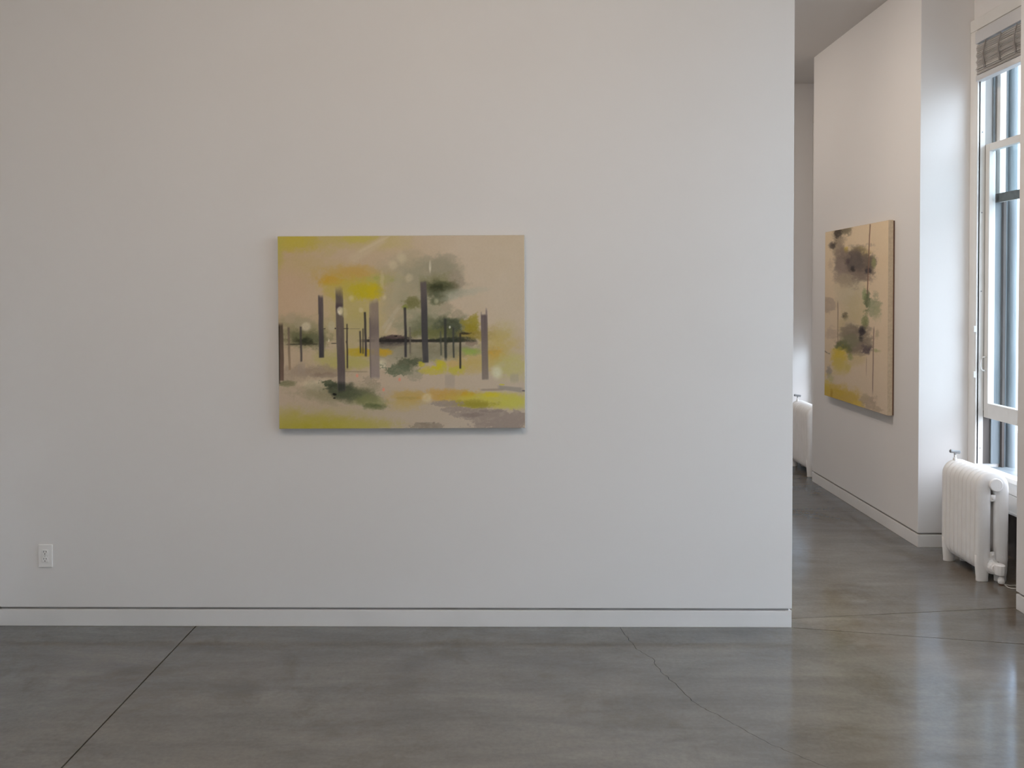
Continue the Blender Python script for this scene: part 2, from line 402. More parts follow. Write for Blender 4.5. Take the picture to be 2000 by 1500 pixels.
# ================================================================== radiators
def section_mesh(foot):
    """one two-column loop of a cast iron radiator, in the XZ plane, centred on x=0"""
    bm = bmesh.new(); hw, a, b = .0515, .0415, .0238; zb, zt = .048 + .0425, .630 - .0425
    rc = .048; path = []
    def arc(cx, cz, a0, a1, n=7, rc=.048):
        for k in range(n):
            t = a0 + (a1-a0)*k/(n-1); path.append((cx + rc*math.cos(t), cz + rc*math.sin(t)))
    arc(hw-rc, zt-rc, 0, math.pi/2); arc(-hw+rc, zt-rc, math.pi/2, math.pi)
    for z in (.45, .33, .21): path.append((-hw, z))
    arc(-hw+.028, zb+.028, math.pi, 1.5*math.pi, 5, .028); arc(hw-.028, zb+.028, 1.5*math.pi, 2*math.pi, 5, .028)
    for z in (.21, .33, .45): path.append((hw, z))
    n = len(path); seg = 14; rings = []
    for i in range(n):
        p0, p1 = path[i-1], path[(i+1) % n]
        t = Vector((p1[0]-p0[0], 0, p1[1]-p0[1])).normalized(); nn = Vector((t.z, 0, -t.x))
        ring = []
        for k in range(seg):
            u = 2*math.pi*k/seg; c, s = math.cos(u), math.sin(u); e = .78
            cc = math.copysign(abs(c)**e, c); ss = math.copysign(abs(s)**e, s)
            off = nn * (a*cc); off.y = b*ss
            ring.append(bm.verts.new(Vector((path[i][0], 0, path[i][1])) + off))
        rings.append(ring)
    for i in range(n):
        A, B = rings[i], rings[(i+1) % n]
        for k in range(seg): bm.faces.new((A[k], A[(k+1) % seg], B[(k+1) % seg], B[k]))
    if foot:                                       # end sections stand on two feet
        for s in (-1, 1):
            prof = [(.034, .0), (.035, .006), (.0345, .02), (.038, .055), (.0415, .10), (.042, .15)]
            seg = 16; rs = []
            for r, z in prof:
                rs.append([bm.verts.new((s*(hw+.0005) + r*math.cos(2*math.pi*k/seg), .56*r*math.sin(2*math.pi*k/seg), z)) for k in range(seg)])
            for A, B in zip(rs, rs[1:]):
                for k in range(seg): bm.faces.new((A[k], A[(k+1) % seg], B[(k+1) % seg], B[k]))
            bm.faces.new(list(reversed(rs[0]))); bm.faces.new(rs[-1])
    bmesh.ops.recalc_face_normals(bm, faces=bm.faces)
    me = bpy.data.meshes.new('section'); bm.to_mesh(me); bm.free(); me.materials.append(M['radiator'])
    for p in me.polygons: p.use_smooth = True
    return me
SEC, SECF = section_mesh(False), section_mesh(True)
PITCH = .0472
def make_radiator(xc, ynear, n, label):
    root = empty('radiator', (xc, ynear, 0)); tag(root, label, 'radiator', 'cast iron radiators under the windows')
    for k in range(n):
        o = link(bpy.data.objects.new('section', SECF if k in (0, n-1) else SEC), root); o.location = (0, .024 + k*PITCH, 0)
    L = n * PITCH
    # hub nipples that join the sections
    for z in (.555, .115):
        obj('hub', lathe(bmesh.new(), [(.026, .01), (.026, L-.01)], (0, 0, z), 'Y', 16), 'radiator', root, smooth=False)
    cap = lathe(bmesh.new(), [(.024, .02), (.024, -.010), (.0355, -.012), (.0365, -.014), (.0365, -.026), (.034, -.029)], (0, 0, .560), 'Y', 32)
    bmesh.ops.recalc_face_normals(cap, faces=cap.faces)
    obj('end_cap', cap, 'radiator', root, bevel=.001)
    for z in (.478, .152):
        w = obj('tie_plate', boxes((-.014, .014, .006, .016, z-.019, z+.019)), 'radiator', root, bevel=.004)
        nb = lathe(bmesh.new(), [(.009, .008), (.009, .001), (.006, -.003)], (0, 0, z), 'Y', 6 if z < .3 else 14)
        bmesh.ops.recalc_face_normals(nb, faces=nb.faces); obj('tie_nut', nb, 'radiator', w)
    # supply valve low on the near end, with its pipe down to the floor
    v = lathe(bmesh.new(), [(.042, .014), (.042, .004), (.036, .0), (.034, -.006), (.034, -.020), (.026, -.023), (.026, -.034)], (0, 0, .085), 'Y', 12)
    bmesh.ops.recalc_face_normals(v, faces=v.faces); vo = obj('supply_valve', v, 'radiator', root, bevel=.0015)
    e = lathe(bmesh.new(), [(.020, -.030), (.027, -.026), (.029, -.012), (.030, .010), (.029, .026), (.022, .031)], (.012, -.045, .085), 'Z', 10)
    bmesh.ops.recalc_face_normals(e, faces=e.faces); obj('valve_body', e, 'radiator', vo, bevel=.0015)
    kn = lathe(bmesh.new(), [(.011, .001), (.017, .006), (.0195, .016), (.0185, .027), (.014, .036), (.010, .048)], (.020, -.045, .004), 'Z', 16)
    obj('pipe_nut', kn, 'radiator', vo, smooth=True)
    obj('pipe_end', lathe(bmesh.new(), [(.013, 0), (.013, .007)], (.020, -.045, 0), 'Z', 14), 'wood', vo)
    # vent key on top of the far end
    h = bmesh.new()
    lathe(h, [(.011, .618), (.011, .636), (.006, .640), (.006, .668)], (-.022, L-.03, 0), 'Z', 12)
    st = obj('vent_stem', h, 'radiator', root)
    t = bmesh.new(); tube(t, [(-.054, L-.028, .679), (-.050, L-.028, .678), (-.022, L-.03, .674), (.006, L-.032, .671), (.010, L-.032, .670)], [.006, .011, .0095, .011, .006], 10)
    bx(t, -.027, -.017, L-.036, L-.024, .655, .672)
    obj('vent_handle', t, 'steel', st, smooth=False, bevel=.001)
    return root
make_radiator(2.745, 4.941, 9, 'white cast iron radiator below the window with the raised blind')
make_radiator(2.735, 7.769, 11, 'white cast iron radiator at the far end, half hidden behind the pier')

# loose cable beside the radiator valve
cb = bmesh.new()
pts = [(2.775, 4.885, .006), (2.80, 4.87, .004), (2.85, 4.872, .004), (2.90, 4.885, .004), (2.95, 4.89, .004)]
tube(cb, pts, .003, 8)
tube(cb, [(2.775, 4.885, .006), (2.772, 4.84, .004), (2.78, 4.825, .004), (2.83, 4.812, .004), (2.90, 4.80, .004), (2.955, 4.79, .004)], .003, 8)
tag(obj('cable', cb, 'cable', smooth=True), 'thin pale cable lying on the floor beside the radiator valve', 'cable')

# ================================================================== outlet
ot = empty('wall_outlet', (-2.306, wy(-2.306), .35)); tag(ot, 'white duplex electrical outlet low on the white partition wall', 'outlet')
ot.rotation_euler = (0, 0, math.atan2(4.265-4.29, 1.379-XL))
obj('cover_plate', boxes((-.035, .035, -.007, 0, -.057, .057)), 'outlet', ot, bevel=.004, seg=3)
obj('receptacle_insert', boxes((-.0168, .0168, -.0085, -.004, -.0335, .0335)), 'outlet', ot, bevel=.001)
for z in (.0175, -.0175):
    f = bmesh.new(); lathe(f, [(.0150, .004), (.0150, -.001), (.0142, -.0018)], (0, -.0085, z), 'Y', 24)
    bmesh.ops.recalc_face_normals(f, faces=f.faces); fo = obj('receptacle', f, 'outlet', ot)
    for x, hh in ((-.0063, .0045), (.0063, .0036)):
        obj('slot', boxes((x-.0013, x+.0013, -.0106, -.010, z+.003-hh+.002, z+.003+hh+.002)), 'slot', fo)
    g = lathe(bmesh.new(), [(.0026, .0005), (.0026, 0)], (0, -.0106, z-.0065), 'Y', 12); bmesh.ops.recalc_face_normals(g, faces=g.faces)
    obj('slot', g, 'slot', fo)
sv = lathe(bmesh.new(), [(.0028, .001), (.0024, -.001)], (0, -.0085, 0), 'Y', 10); bmesh.ops.recalc_face_normals(sv, faces=sv.faces)
obj('screw', sv, 'steel', ot)

# ================================================================== the two paintings
def vnoise(X, Y, scale, octs=4, seed=0, rough=.5):
    r = np.random.default_rng(seed); out = np.zeros_like(X); amp = 1.; tot = 0.
    for o in range(octs):
        T = r.random((64, 64)); s = scale / 2**o
        gx, gy = X / s, Y / s; ix, iy = np.floor(gx).astype(int), np.floor(gy).astype(int)
        fx, fy = gx - ix, gy - iy; fx = fx*fx*(3-2*fx); fy = fy*fy*(3-2*fy)
        g = lambda a, b: T[a % 64, b % 64]
        out += amp * ((g(ix,iy)*(1-fx)+g(ix+1,iy)*fx)*(1-fy) + (g(ix,iy+1)*(1-fx)+g(ix+1,iy+1)*fx)*fy)
        tot += amp; amp *= rough
    return out / tot - .5

class Paint:
    """washes laid one over another, colours in sRGB 0-255"""
    def __init__(s, X, Y, base, unit):
        s.X, s.Y, s.c, s.u, s.k = X, Y, base.astype(float), unit, 0
        s.gx = X[0]
        s.y0, s.y1 = Y.min(axis=1), Y.max(axis=1)
    def win(s, x0, x1, y0, y1):
        xi = np.nonzero((s.gx >= x0) & (s.gx <= x1))[0]; yi = np.nonzero((s.y1 >= y0) & (s.y0 <= y1))[0]
        if len(xi) == 0 or len(yi) == 0: return None
        return slice(yi[0], yi[-1]+1), slice(xi[0], xi[-1]+1)
    def lay(s, w, a, col): s.c[w] += np.clip(a, 0, 1)[..., None] * (np.asarray(col, float) - s.c[w])
    def blob(s, x, y, rx, ry, col, a=.8, soft=.6, nz=.35, rot=0., nscale=1.0):
        s.k += 1; m = (1 + soft*.7 + nz*2) * max(rx, ry) if rot else None
        w = s.win(x-m, x+m, y-m, y+m) if rot else s.win(x-rx*(1+soft*.7+nz*2), x+rx*(1+soft*.7+nz*2), y-ry*(1+soft*.7+nz*2), y+ry*(1+soft*.7+nz*2))
        if w is None: return
        X, Y = s.X[w], s.Y[w]; dx, dy = X - x, Y - y
        if rot: c, q = math.cos(rot), math.sin(rot); dx, dy = dx*c + dy*q, -dx*q + dy*c
        n = 2.8*vnoise(X + 971*s.k, Y*1.25 + 433*s.k, nscale*max(s.u*9, min(s.u*45, .9*min(rx, ry))), 5, s.k, .68)
        soft = soft*1.35
        d = np.sqrt((dx/rx)**2 + (dy/ry)**2) + n * nz * 2
        t = np.clip((1 + soft/2 - d) / soft, 0, 1); t = t*t*(3-2*t)
        s.lay(w, a * t * (1 + .35*n), col)
    def bar(s, x0, x1, y0, y1, col, a=.9, soft=None, fade0=8, fade1=10, lean=0., bottom=None, nz=.25):
        s.k += 1; soft = soft or s.u*1.8; g = s.u*6 + abs(lean)*(y1-y0)
        w = s.win(x0-g, x1+g, y0-fade0, y1+fade1)
        if w is None: return
        X, Y = s.X[w], s.Y[w]
        n = vnoise(X*3 + 57*s.k, Y*.5 + 91*s.k, s.u*30, 4, s.k+500)
        e = vnoise(X + 57*s.k, Y*.6 + 91*s.k, s.u*40, 3, s.k+900) * s.u * 3
        xx = X - lean * (Y - y0) + e
        t = np.clip((xx - x0)/soft + .5, 0, 1) * np.clip((x1 - xx)/soft + .5, 0, 1)
        t = t * np.clip((Y - y0)/fade0 + n*.8, 0, 1) * np.clip((y1 - Y)/fade1 + n*.8, 0, 1)
        col = np.array(col, float)
        if bottom is not None:
            q = np.clip((Y - y0)/(y1 - y0), 0, 1)[..., None]; col = col*(1-q) + np.array(bottom, float)*q
        s.lay(w, np.clip(t, 0, 1) * a * (1 + nz*2*n), col)
    def stroke(s, x0, y0, x1, y1, wdt, col, a=.6, soft=.6, nz=.2, w1=None):
        s.k += 1; dx, dy = x1-x0, y1-y0; L = math.hypot(dx, dy); g = 2*max(wdt, w1 or 0)
        w = s.win(min(x0, x1)-g, max(x0, x1)+g, min(y0, y1)-g, max(y0, y1)+g)
        if w is None: return
        X, Y = s.X[w], s.Y[w]
        t = ((X-x0)*dx + (Y-y0)*dy)/L/L; d = np.abs((X-x0)*dy - (Y-y0)*dx)/L
        n = vnoise(X+31*s.k, Y+77*s.k, s.u*30, 4, s.k+300)
        ww = wdt + ((w1 if w1 else wdt) - wdt) * np.clip(t, 0, 1)
        m = np.clip((1 + soft/2 - d/ww - n*nz*2)/soft, 0, 1) * np.clip(t/.12 + n, 0, 1) * np.clip((1-t)/.12 + n, 0, 1)
        s.lay(w, a*m, col)

REF1 = np.array((176., 174., 169.))       # the wall beside a canvas, as seen
def to_albedo(c, ref, white=.80):
    lin = lambda v: np.where(v <= .04045, v/12.92, ((v+.055)/1.055)**2.4)
    return np.clip(lin(np.clip(c, 0, 255)/255) / lin(ref/255) * white, 0, .95)

def canvas_mat(name):
    m = bpy.data.materials.new(name); m.use_nodes = True; n = m.node_tree.nodes; l = m.node_tree.links
    p = n['Principled BSDF']; p.inputs['Roughness'].default_value = .6; p.inputs['Specular IOR Level'].default_value = .25
    at = n.new('ShaderNodeAttribute'); at.attribute_name = 'paint'; l.new(at.outputs['Color'], p.inputs['Base Color'])
    return m

def painted_sheet(name, W, H, nx, ny, colour, parent, loc, rotz):
    """a fine grid, W wide (local x) and H tall (local z), facing local -y"""
    u = np.linspace(0, 1, nx); v = np.linspace(0, 1, ny); U, V = np.meshgrid(u, v)
    co = np.stack([(U-.5)*W, np.zeros_like(U), (.5-V)*H], -1).reshape(-1, 3)
    i = np.arange(nx*ny).reshape(ny, nx)
    q = np.stack([i[1:, :-1], i[1:, 1:], i[:-1, 1:], i[:-1, :-1]], -1).reshape(-1, 4)
    me = bpy.data.meshes.new(name)
    me.vertices.add(len(co)); me.vertices.foreach_set('co', co.ravel().astype(np.float32))
    me.loops.add(q.size); me.loops.foreach_set('vertex_index', q.ravel().astype(np.int32))
    me.polygons.add(len(q)); me.polygons.foreach_set('loop_start', np.arange(0, q.size, 4, dtype=np.int32))
    me.update(calc_edges=True); me.validate()
    at = me.attributes.new('paint', 'FLOAT_COLOR', 'POINT')
    rgba = np.ones((nx*ny, 4), np.float32); rgba[:, :3] = colour(U, V).reshape(-1, 3)
    at.data.foreach_set('color', rgba.ravel())
    me.materials.append(canvas_mat(name + '_paint'))
    o = link(bpy.data.objects.new(name, me), parent); o.location = loc; o.rotation_euler = (0, 0, rotz)
    return o

def landscape(U, V):
    X, Y = 45 + U*1727, 72 + V*1347
    n0 = vnoise(X, Y, 420, 4, 3)[..., None]; n1 = vnoise(X, Y, 90, 4, 5)[..., None]
    q = np.clip((X-200)/1400, 0, 1)[..., None]; qv = np.clip((Y-700)/600, 0, 1)[..., None]
    base = np.array((161., 140, 110))*(1-q) + np.array((167., 153, 131))*q
    base = base*(1-qv) + (np.array((153., 138, 116))*(1-q) + np.array((158., 145, 126))*q)*qv
    base = base + n0*np.array((6, 9, 16)) + n1*np.array((3, 3, 5))
    P = Paint(X, Y, base, 3.57)
    B, K, S = P.blob, P.bar, P.stroke
    # upper washes
    B(330, 70, 420, 85, (156, 142, 80), .75, 1.1, .3); B(170, 105, 150, 62, (158, 142, 50), .8, 1.0); B(30, 160, 45, 160, (150, 140, 62), .7, 1.0)
    B(640, 85, 120, 32, (158, 148, 62), .75, .9); B(820, 110, 160, 60, (160, 146, 96), .5, 1.0); B(220, 270, 190, 60, (158, 140, 92), .45, 1.2)
    B(120, 480, 130, 170, (166, 140, 114), .5, 1.2); B(300, 560, 120, 100, (166, 144, 118), .5, 1.2)
    S(815, 78, 540, 250, 24, (168, 152, 124), .75, .9, .12, 34); S(850, 60, 600, 190, 9, (174, 160, 132), .5, 1.0)
    # yellow crown
    B(560, 350, 215, 62, (160, 134, 72), .85, .9, .3); B(410, 385, 75, 40, (164, 128, 44), .85, .8); B(590, 330, 90, 40, (162, 130, 66), .6, .9)
    B(600, 450, 190, 75, (158, 142, 52), .85, .9, .3); B(600, 620, 190, 150, (154, 142, 84), .75, 1.1, .3); B(660, 465, 100, 52, (160, 146, 28), .9, .8)
    B(720, 450, 46, 42, (166, 148, 20), .8, .8); B(795, 375, 130, 32, (150, 146, 72), .75, .8); B(850, 380, 22, 12, (132, 140, 50), .7); B(735, 365, 20, 12, (136, 142, 58), .6)
    B(560, 740, 260, 90, (148, 138, 98), .55, 1.1, .3)
    # grey-green tree
    B(940, 430, 170, 210, (140, 131, 104), .75, .9, .3); B(1120, 340, 215, 120, (134, 127, 104), .85, .5, .22); B(1200, 290, 115, 75, (128, 121, 100), .7, .6)
    B(1290, 395, 60, 75, (134, 122, 103), .75, .25, .22); B(1080, 560, 170, 110, (132, 127, 102), .75, .8); B(1160, 400, 110, 60, (110, 108, 76), .7, .8)
    B(1180, 435, 105, 50, (64, 66, 42), .92, .8, .25); B(1170, 440, 50, 25, (44, 48, 30), .85, .8); B(1165, 490, 62, 46, (74, 76, 54), .85, .7); B(1140, 530, 30, 26, (88, 92, 68), .8)
    B(985, 540, 65, 38, (96, 94, 54), .85, .7); B(935, 570, 18, 14, (112, 118, 48), .7); B(1280, 470, 60, 30, (112, 110, 88), .5, .9)
    B(1330, 470, 150, 24, (144, 145, 126), .5, 1.1, .3, -.12); B(1240, 510, 60, 18, (138, 140, 120), .5, 1.1, .3, -.2)
    for x, y, r in ((912, 228, 30), (852, 275, 26), (965, 365, 22), (1155, 530, 14), (790, 500, 14), (625, 590, 13), (560, 505, 16)):
        B(x, y, r*1.05, r*1.2, (180, 169, 138), .5, 1.0, .22)
    B(1112, 290, 8, 40, (178, 172, 150), .75, .6, .1); B(775, 385, 14, 45, (170, 158, 122), .5, .8)
    S(900, 560, 770, 730, 14, (160, 150, 126), .6, .9); S(860, 640, 790, 760, 9, (166, 155, 132), .6, .9); S(905, 300, 850, 560, 24, (152, 144, 116), .35, 1.0)
    B(1225, 570, 40, 40, (140, 128, 106), .6, .3); B(1300, 640, 46, 52, (138, 127, 104), .7, .22, .2); B(1195, 625, 36, 36, (140, 130, 108), .6, .3)
    # left thicket
    B(180, 740, 200, 90, (118, 112, 82), .75, .9, .3); B(230, 785, 130, 50, (84, 84, 56), .85, .8); B(240, 805, 66, 26, (40, 42, 28), .92, .8); B(320, 800, 50, 60, (92, 92, 66), .7, .8)
    B(120, 650, 46, 40, (150, 134, 108), .6, .4); B(220, 690, 60, 40, (142, 130, 104), .6, .4); B(238, 702, 30, 30, (176, 165, 138), .75, .6, .12)
    B(420, 710, 30, 34, (160, 152, 126), .6, .5); S(85, 828, 330, 826, 5, (56, 54, 40), .75); B(398, 802, 9, 15, (182, 175, 152), .8, .5); B(432, 822, 20, 4, (50, 46, 40), .8)
    # right thicket, hill and water line
    B(1030, 700, 150, 80, (122, 119, 94), .8, .8, .3); B(1180, 715, 190, 80, (92, 95, 70), .88, .7, .3); B(1250, 720, 85, 70, (58, 63, 46), .88, .6, .3); B(1130, 760, 120, 45, (92, 92, 52), .8, .7)
    B(1400, 715, 62, 60, (126, 114, 36), .88, .5, .35); B(1420, 660, 24, 44, (134, 122, 50), .75, .5); B(1420, 770, 120, 34, (124, 108, 48), .8, .8); B(1350, 757, 46, 9, (50, 44, 28), .85, .6)
    B(1580, 760, 90, 50, (150, 132, 80), .7, .9); B(1640, 740, 60, 60, (160, 148, 104), .5, 1.1); B(1590, 850, 110, 90, (160, 142, 82), .75, 1.0); B(1550, 905, 55, 44, (168, 130, 48), .85, .8)
    B(1650, 980, 160, 80, (158, 152, 90), .75, 1.0); B(1400, 960, 160, 70, (160, 140, 84), .8, .8)
    B(1100, 870, 330, 60, (112, 107, 84), .85, .8, .25); B(900, 900, 200, 70, (128, 121, 100), .75, .9); B(780, 840, 90, 22, (100, 92, 78), .7, .8)
    B(1395, 822, 42, 20, (124, 108, 92), .85, .3, .2); B(850, 800, 140, 27, (36, 33, 32), .94, .6, .3); B(840, 826, 90, 16, (74, 68, 62), .7, .9, .3); S(585, 804, 1370, 808, 9, (36, 34, 32), .92, .8, .3)
    B(860, 778, 66, 13, (78, 64, 60), .85, .5, .3); B(1260, 800, 140, 20, (38, 42, 32), .88, .7, .3); B(870, 773, 12, 5, (30, 28, 26), .9)
    # yellow and orange reflections
    B(480, 940, 190, 80, (148, 140, 84), .75, 1.0, .3); B(640, 885, 130, 28, (158, 136, 36), .88, .7, .3); B(790, 888, 46, 24, (166, 132, 38), .9, .6); B(560, 960, 160, 36, (152, 144, 78), .6, .9)
    B(1390, 884, 56, 22, (122, 146, 60), .75, 1.0, .35); B(1080, 920, 120, 40, (118, 114, 92), .6, .9)
    B(775, 970, 24, 36, (184, 178, 152), .8, .7, .15); B(820, 950, 60, 50, (150, 142, 118), .5, .9)
    # foreground
    B(300, 1020, 220, 44, (128, 112, 94), .75, .7, .35); B(360, 1045, 110, 16, (118, 102, 86), .7, .5); B(110, 1060, 80, 36, (140, 124, 104), .6, .9); S(500, 1020, 680, 1022, 5, (120, 106, 84), .55)
    B(900, 1090, 520, 50, (162, 146, 124), .7, 1.0, .2); B(300, 1112, 95, 36, (176, 163, 136), .85, .7, .2); B(120, 1200, 150, 60, (158, 140, 118), .6, 1.0)
    B(90, 1100, 60, 18, (92, 92, 62), .75, .7)
    B(440, 1170, 240, 62, (116, 110, 82), .7, .9, .3); B(395, 1112, 52, 28, (64, 70, 50), .9, .3, .5, .3); B(480, 1150, 90, 50, (48, 52, 40), .92, .7, .3)
    B(570, 1185, 150, 48, (72, 76, 54), .88, .8, .3, .15); B(690, 1235, 110, 44, (112, 114, 70), .75, .9, .3, .15); B(715, 1265, 70, 20, (72, 80, 48), .75, .8); B(433, 1178, 13, 8, (14, 14, 12), .95, .5); B(434, 1205, 9, 5, (22, 22, 18), .9, .5)
    B(960, 965, 80, 42, (72, 76, 56), .88, .5, .35); B(875, 1010, 105, 36, (86, 92, 70), .88, .35, .4); B(1000, 1040, 60, 50, (128, 122, 100), .6, .5, .4)
    B(1045, 968, 20, 18, (166, 155, 42), .8, .7, .4); B(1130, 1015, 85, 24, (162, 150, 60), .85, .6); B(1170, 978, 38, 44, (166, 156, 36), .85, .6, .5); B(1280, 1005, 70, 40, (160, 150, 62), .85, .6); B(1265, 970, 40, 24, (166, 140, 90), .7, .5)
    for x, y in ((595, 1050), (893, 1077), (780, 1148)): B(x, y, 9, 12, (188, 120, 100), .8, .8, .15)
    K(1213, 1282, 1035, 1165, (142, 130, 114), .6, fade0=20, fade1=60); K(1668, 1727, 1030, 1112, (144, 136, 114), .65, fade0=20, fade1=25); K(180, 232, 930, 1052, (136, 122, 106), .5, fade0=50, fade1=40)
    B(690, 1090, 60, 26, (128, 116, 96), .55, .3, .6, 0, .5); B(710, 1120, 40, 26, (130, 120, 96), .5, .3, .6, 0, .5)
    B(960, 1200, 120, 44, (158, 132, 68), .8, .9, .25); B(940, 1208, 70, 10, (142, 122, 70), .6, .5); B(930, 1255, 110, 36, (158, 138, 84), .6, 1.0); B(1180, 1190, 130, 38, (164, 130, 66), .88, .8); B(1330, 1200, 130, 42, (160, 130, 62), .85, .8); B(1380, 1190, 52, 22, (166, 132, 36), .85, .7)
    B(1085, 1205, 34, 30, (176, 162, 124), .8, .7, .12)
    B(1560, 1225, 260, 56, (164, 156, 64), .9, .7, .2); B(1530, 1185, 60, 16, (172, 158, 40), .75, .7); B(1690, 1250, 110, 40, (162, 158, 72), .7, .8); B(1400, 1250, 150, 26, (134, 124, 48), .85, .6, .3)
    S(1450, 1152, 1640, 1150, 7, (132, 118, 102), .8); S(1570, 1132, 1772, 1158, 12, (128, 120, 108), .85, .6, .2, 16); B(1766, 1160, 14, 5, (70, 66, 70), .85, .5); B(1612, 1116, 16, 5, (164, 156, 50), .8, .5)
    for x, y, rx, ry in ((1220, 1248, 110, 20), (1290, 1290, 120, 22), (1420, 1320, 150, 40), (1580, 1345, 180, 52), (1700, 1360, 150, 60), (1620, 1400, 200, 40)):
        B(x, y, rx, ry, (130, 117, 105), .85, .22, .35)
    B(1400, 1330, 60, 14, (112, 100, 90), .6, .4, .4); B(1540, 1300, 90, 10, (112, 100, 92), .5, .4, .4); B(1440, 1258, 90, 22, (128, 120, 44), .7, .7)
    B(1080, 1408, 105, 30, (124, 112, 96), .88, .14, .3); B(1080, 1385, 60, 6, (108, 98, 84), .5, .4)
    B(300, 1420, 380, 90, (140, 130, 40), .9, 1.0, .25); B(120, 1350, 170, 70, (146, 134, 62), .6, 1.1); B(620, 1400, 220, 46, (148, 138, 66), .7, 1.1); B(500, 1300, 200, 30, (150, 138, 104), .5, 1.1)
    # posts
    K(46, 79, 670, 1086, (66, 56, 46), .93, fade0=30, fade1=8, bottom=(92, 72, 60)); K(46, 56, 680, 1110, (38, 34, 28), .8, fade0=30)
    K(110, 125, 700, 1012, (86, 74, 62), .88, fade0=14, lean=.012, bottom=(128, 108, 84)); K(196, 209, 698, 955, (60, 54, 52), .93, lean=.01)
    K(327, 361, 484, 926, (84, 74, 72), .95, fade0=26, lean=.003, bottom=(48, 46, 48)); K(327, 335, 480, 620, (62, 56, 54), .6)
    K(446, 500, 415, 1165, (88, 78, 68), .93, fade0=90, fade1=20, lean=.016, bottom=(78, 70, 68)); K(448, 496, 530, 610, (62, 52, 54), .85, fade0=30, fade1=40); B(478, 596, 20, 28, (190, 180, 156), .9, .5, .12); B(505, 600, 24, 34, (166, 156, 112), .6, .7)
    K(462, 510, 1085, 1170, (46, 48, 42), .9, fade0=30, fade1=30)
    K(521, 531, 680, 1000, (56, 50, 44), .92, lean=.005); S(498, 718, 540, 718, 3, (60, 54, 48), .85); S(360, 718, 376, 719, 3, (60, 54, 48), .85); S(440, 717, 450, 718, 5, (50, 46, 44), .9); S(540, 720, 622, 721, 2.2, (92, 86, 70), .75)
    K(516, 521, 800, 826, (50, 46, 40), .8)
    K(614, 625, 732, 896, (56, 52, 46), .88); K(632, 641, 715, 900, (62, 58, 50), .85); K(645, 660, 600, 918, (54, 50, 44), .94, lean=.018, bottom=(66, 60, 60))
    K(681, 749, 515, 1078, (122, 108, 92), .9, fade0=40, fade1=20, lean=.012, bottom=(122, 110, 104)); K(684, 748, 610, 830, (90, 80, 76), .7, fade0=90, fade1=60, lean=.012); K(682, 690, 640, 1070, (86, 78, 74), .6, lean=.012)
    K(924, 942, 568, 926, (50, 48, 48), .95, lean=.012); K(962, 974, 705, 900, (92, 86, 74), .7)
    K(1045, 1086, 386, 965, (84, 76, 72), .96, fade0=16, lean=.018, bottom=(58, 58, 58)); K(1046, 1088, 470, 900, (56, 54, 54), .7, fade0=120, fade1=100, lean=.018)
    K(1179, 1191, 735, 915, (66, 68, 58), .75); K(1208, 1226, 648, 950, (52, 54, 48), .93, fade1=30); K(1269, 1281, 700, 930, (56, 58, 52), .88); K(1314, 1327, 752, 1006, (50, 46, 38), .93)
    S(1225, 670, 1310, 740, 5, (70, 74, 58), .7); B(1248, 712, 6, 9, (200, 198, 180), .8, .5, .1)
    K(1465, 1512, 618, 1086, (84, 74, 72), .95, fade0=14, lean=.012, bottom=(112, 102, 92)); K(1500, 1511, 575, 640, (104, 92, 88), .85, fade0=30); K(1465, 1472, 600, 640, (110, 98, 90), .7)
    B(1575, 1030, 36, 44, (178, 174, 146), .85, .8, .12)
    w = (vnoise(X, Y, 7, 2, 77)[..., None]) * 4.0           # canvas weave
    return to_albedo(P.c + w, REF1)

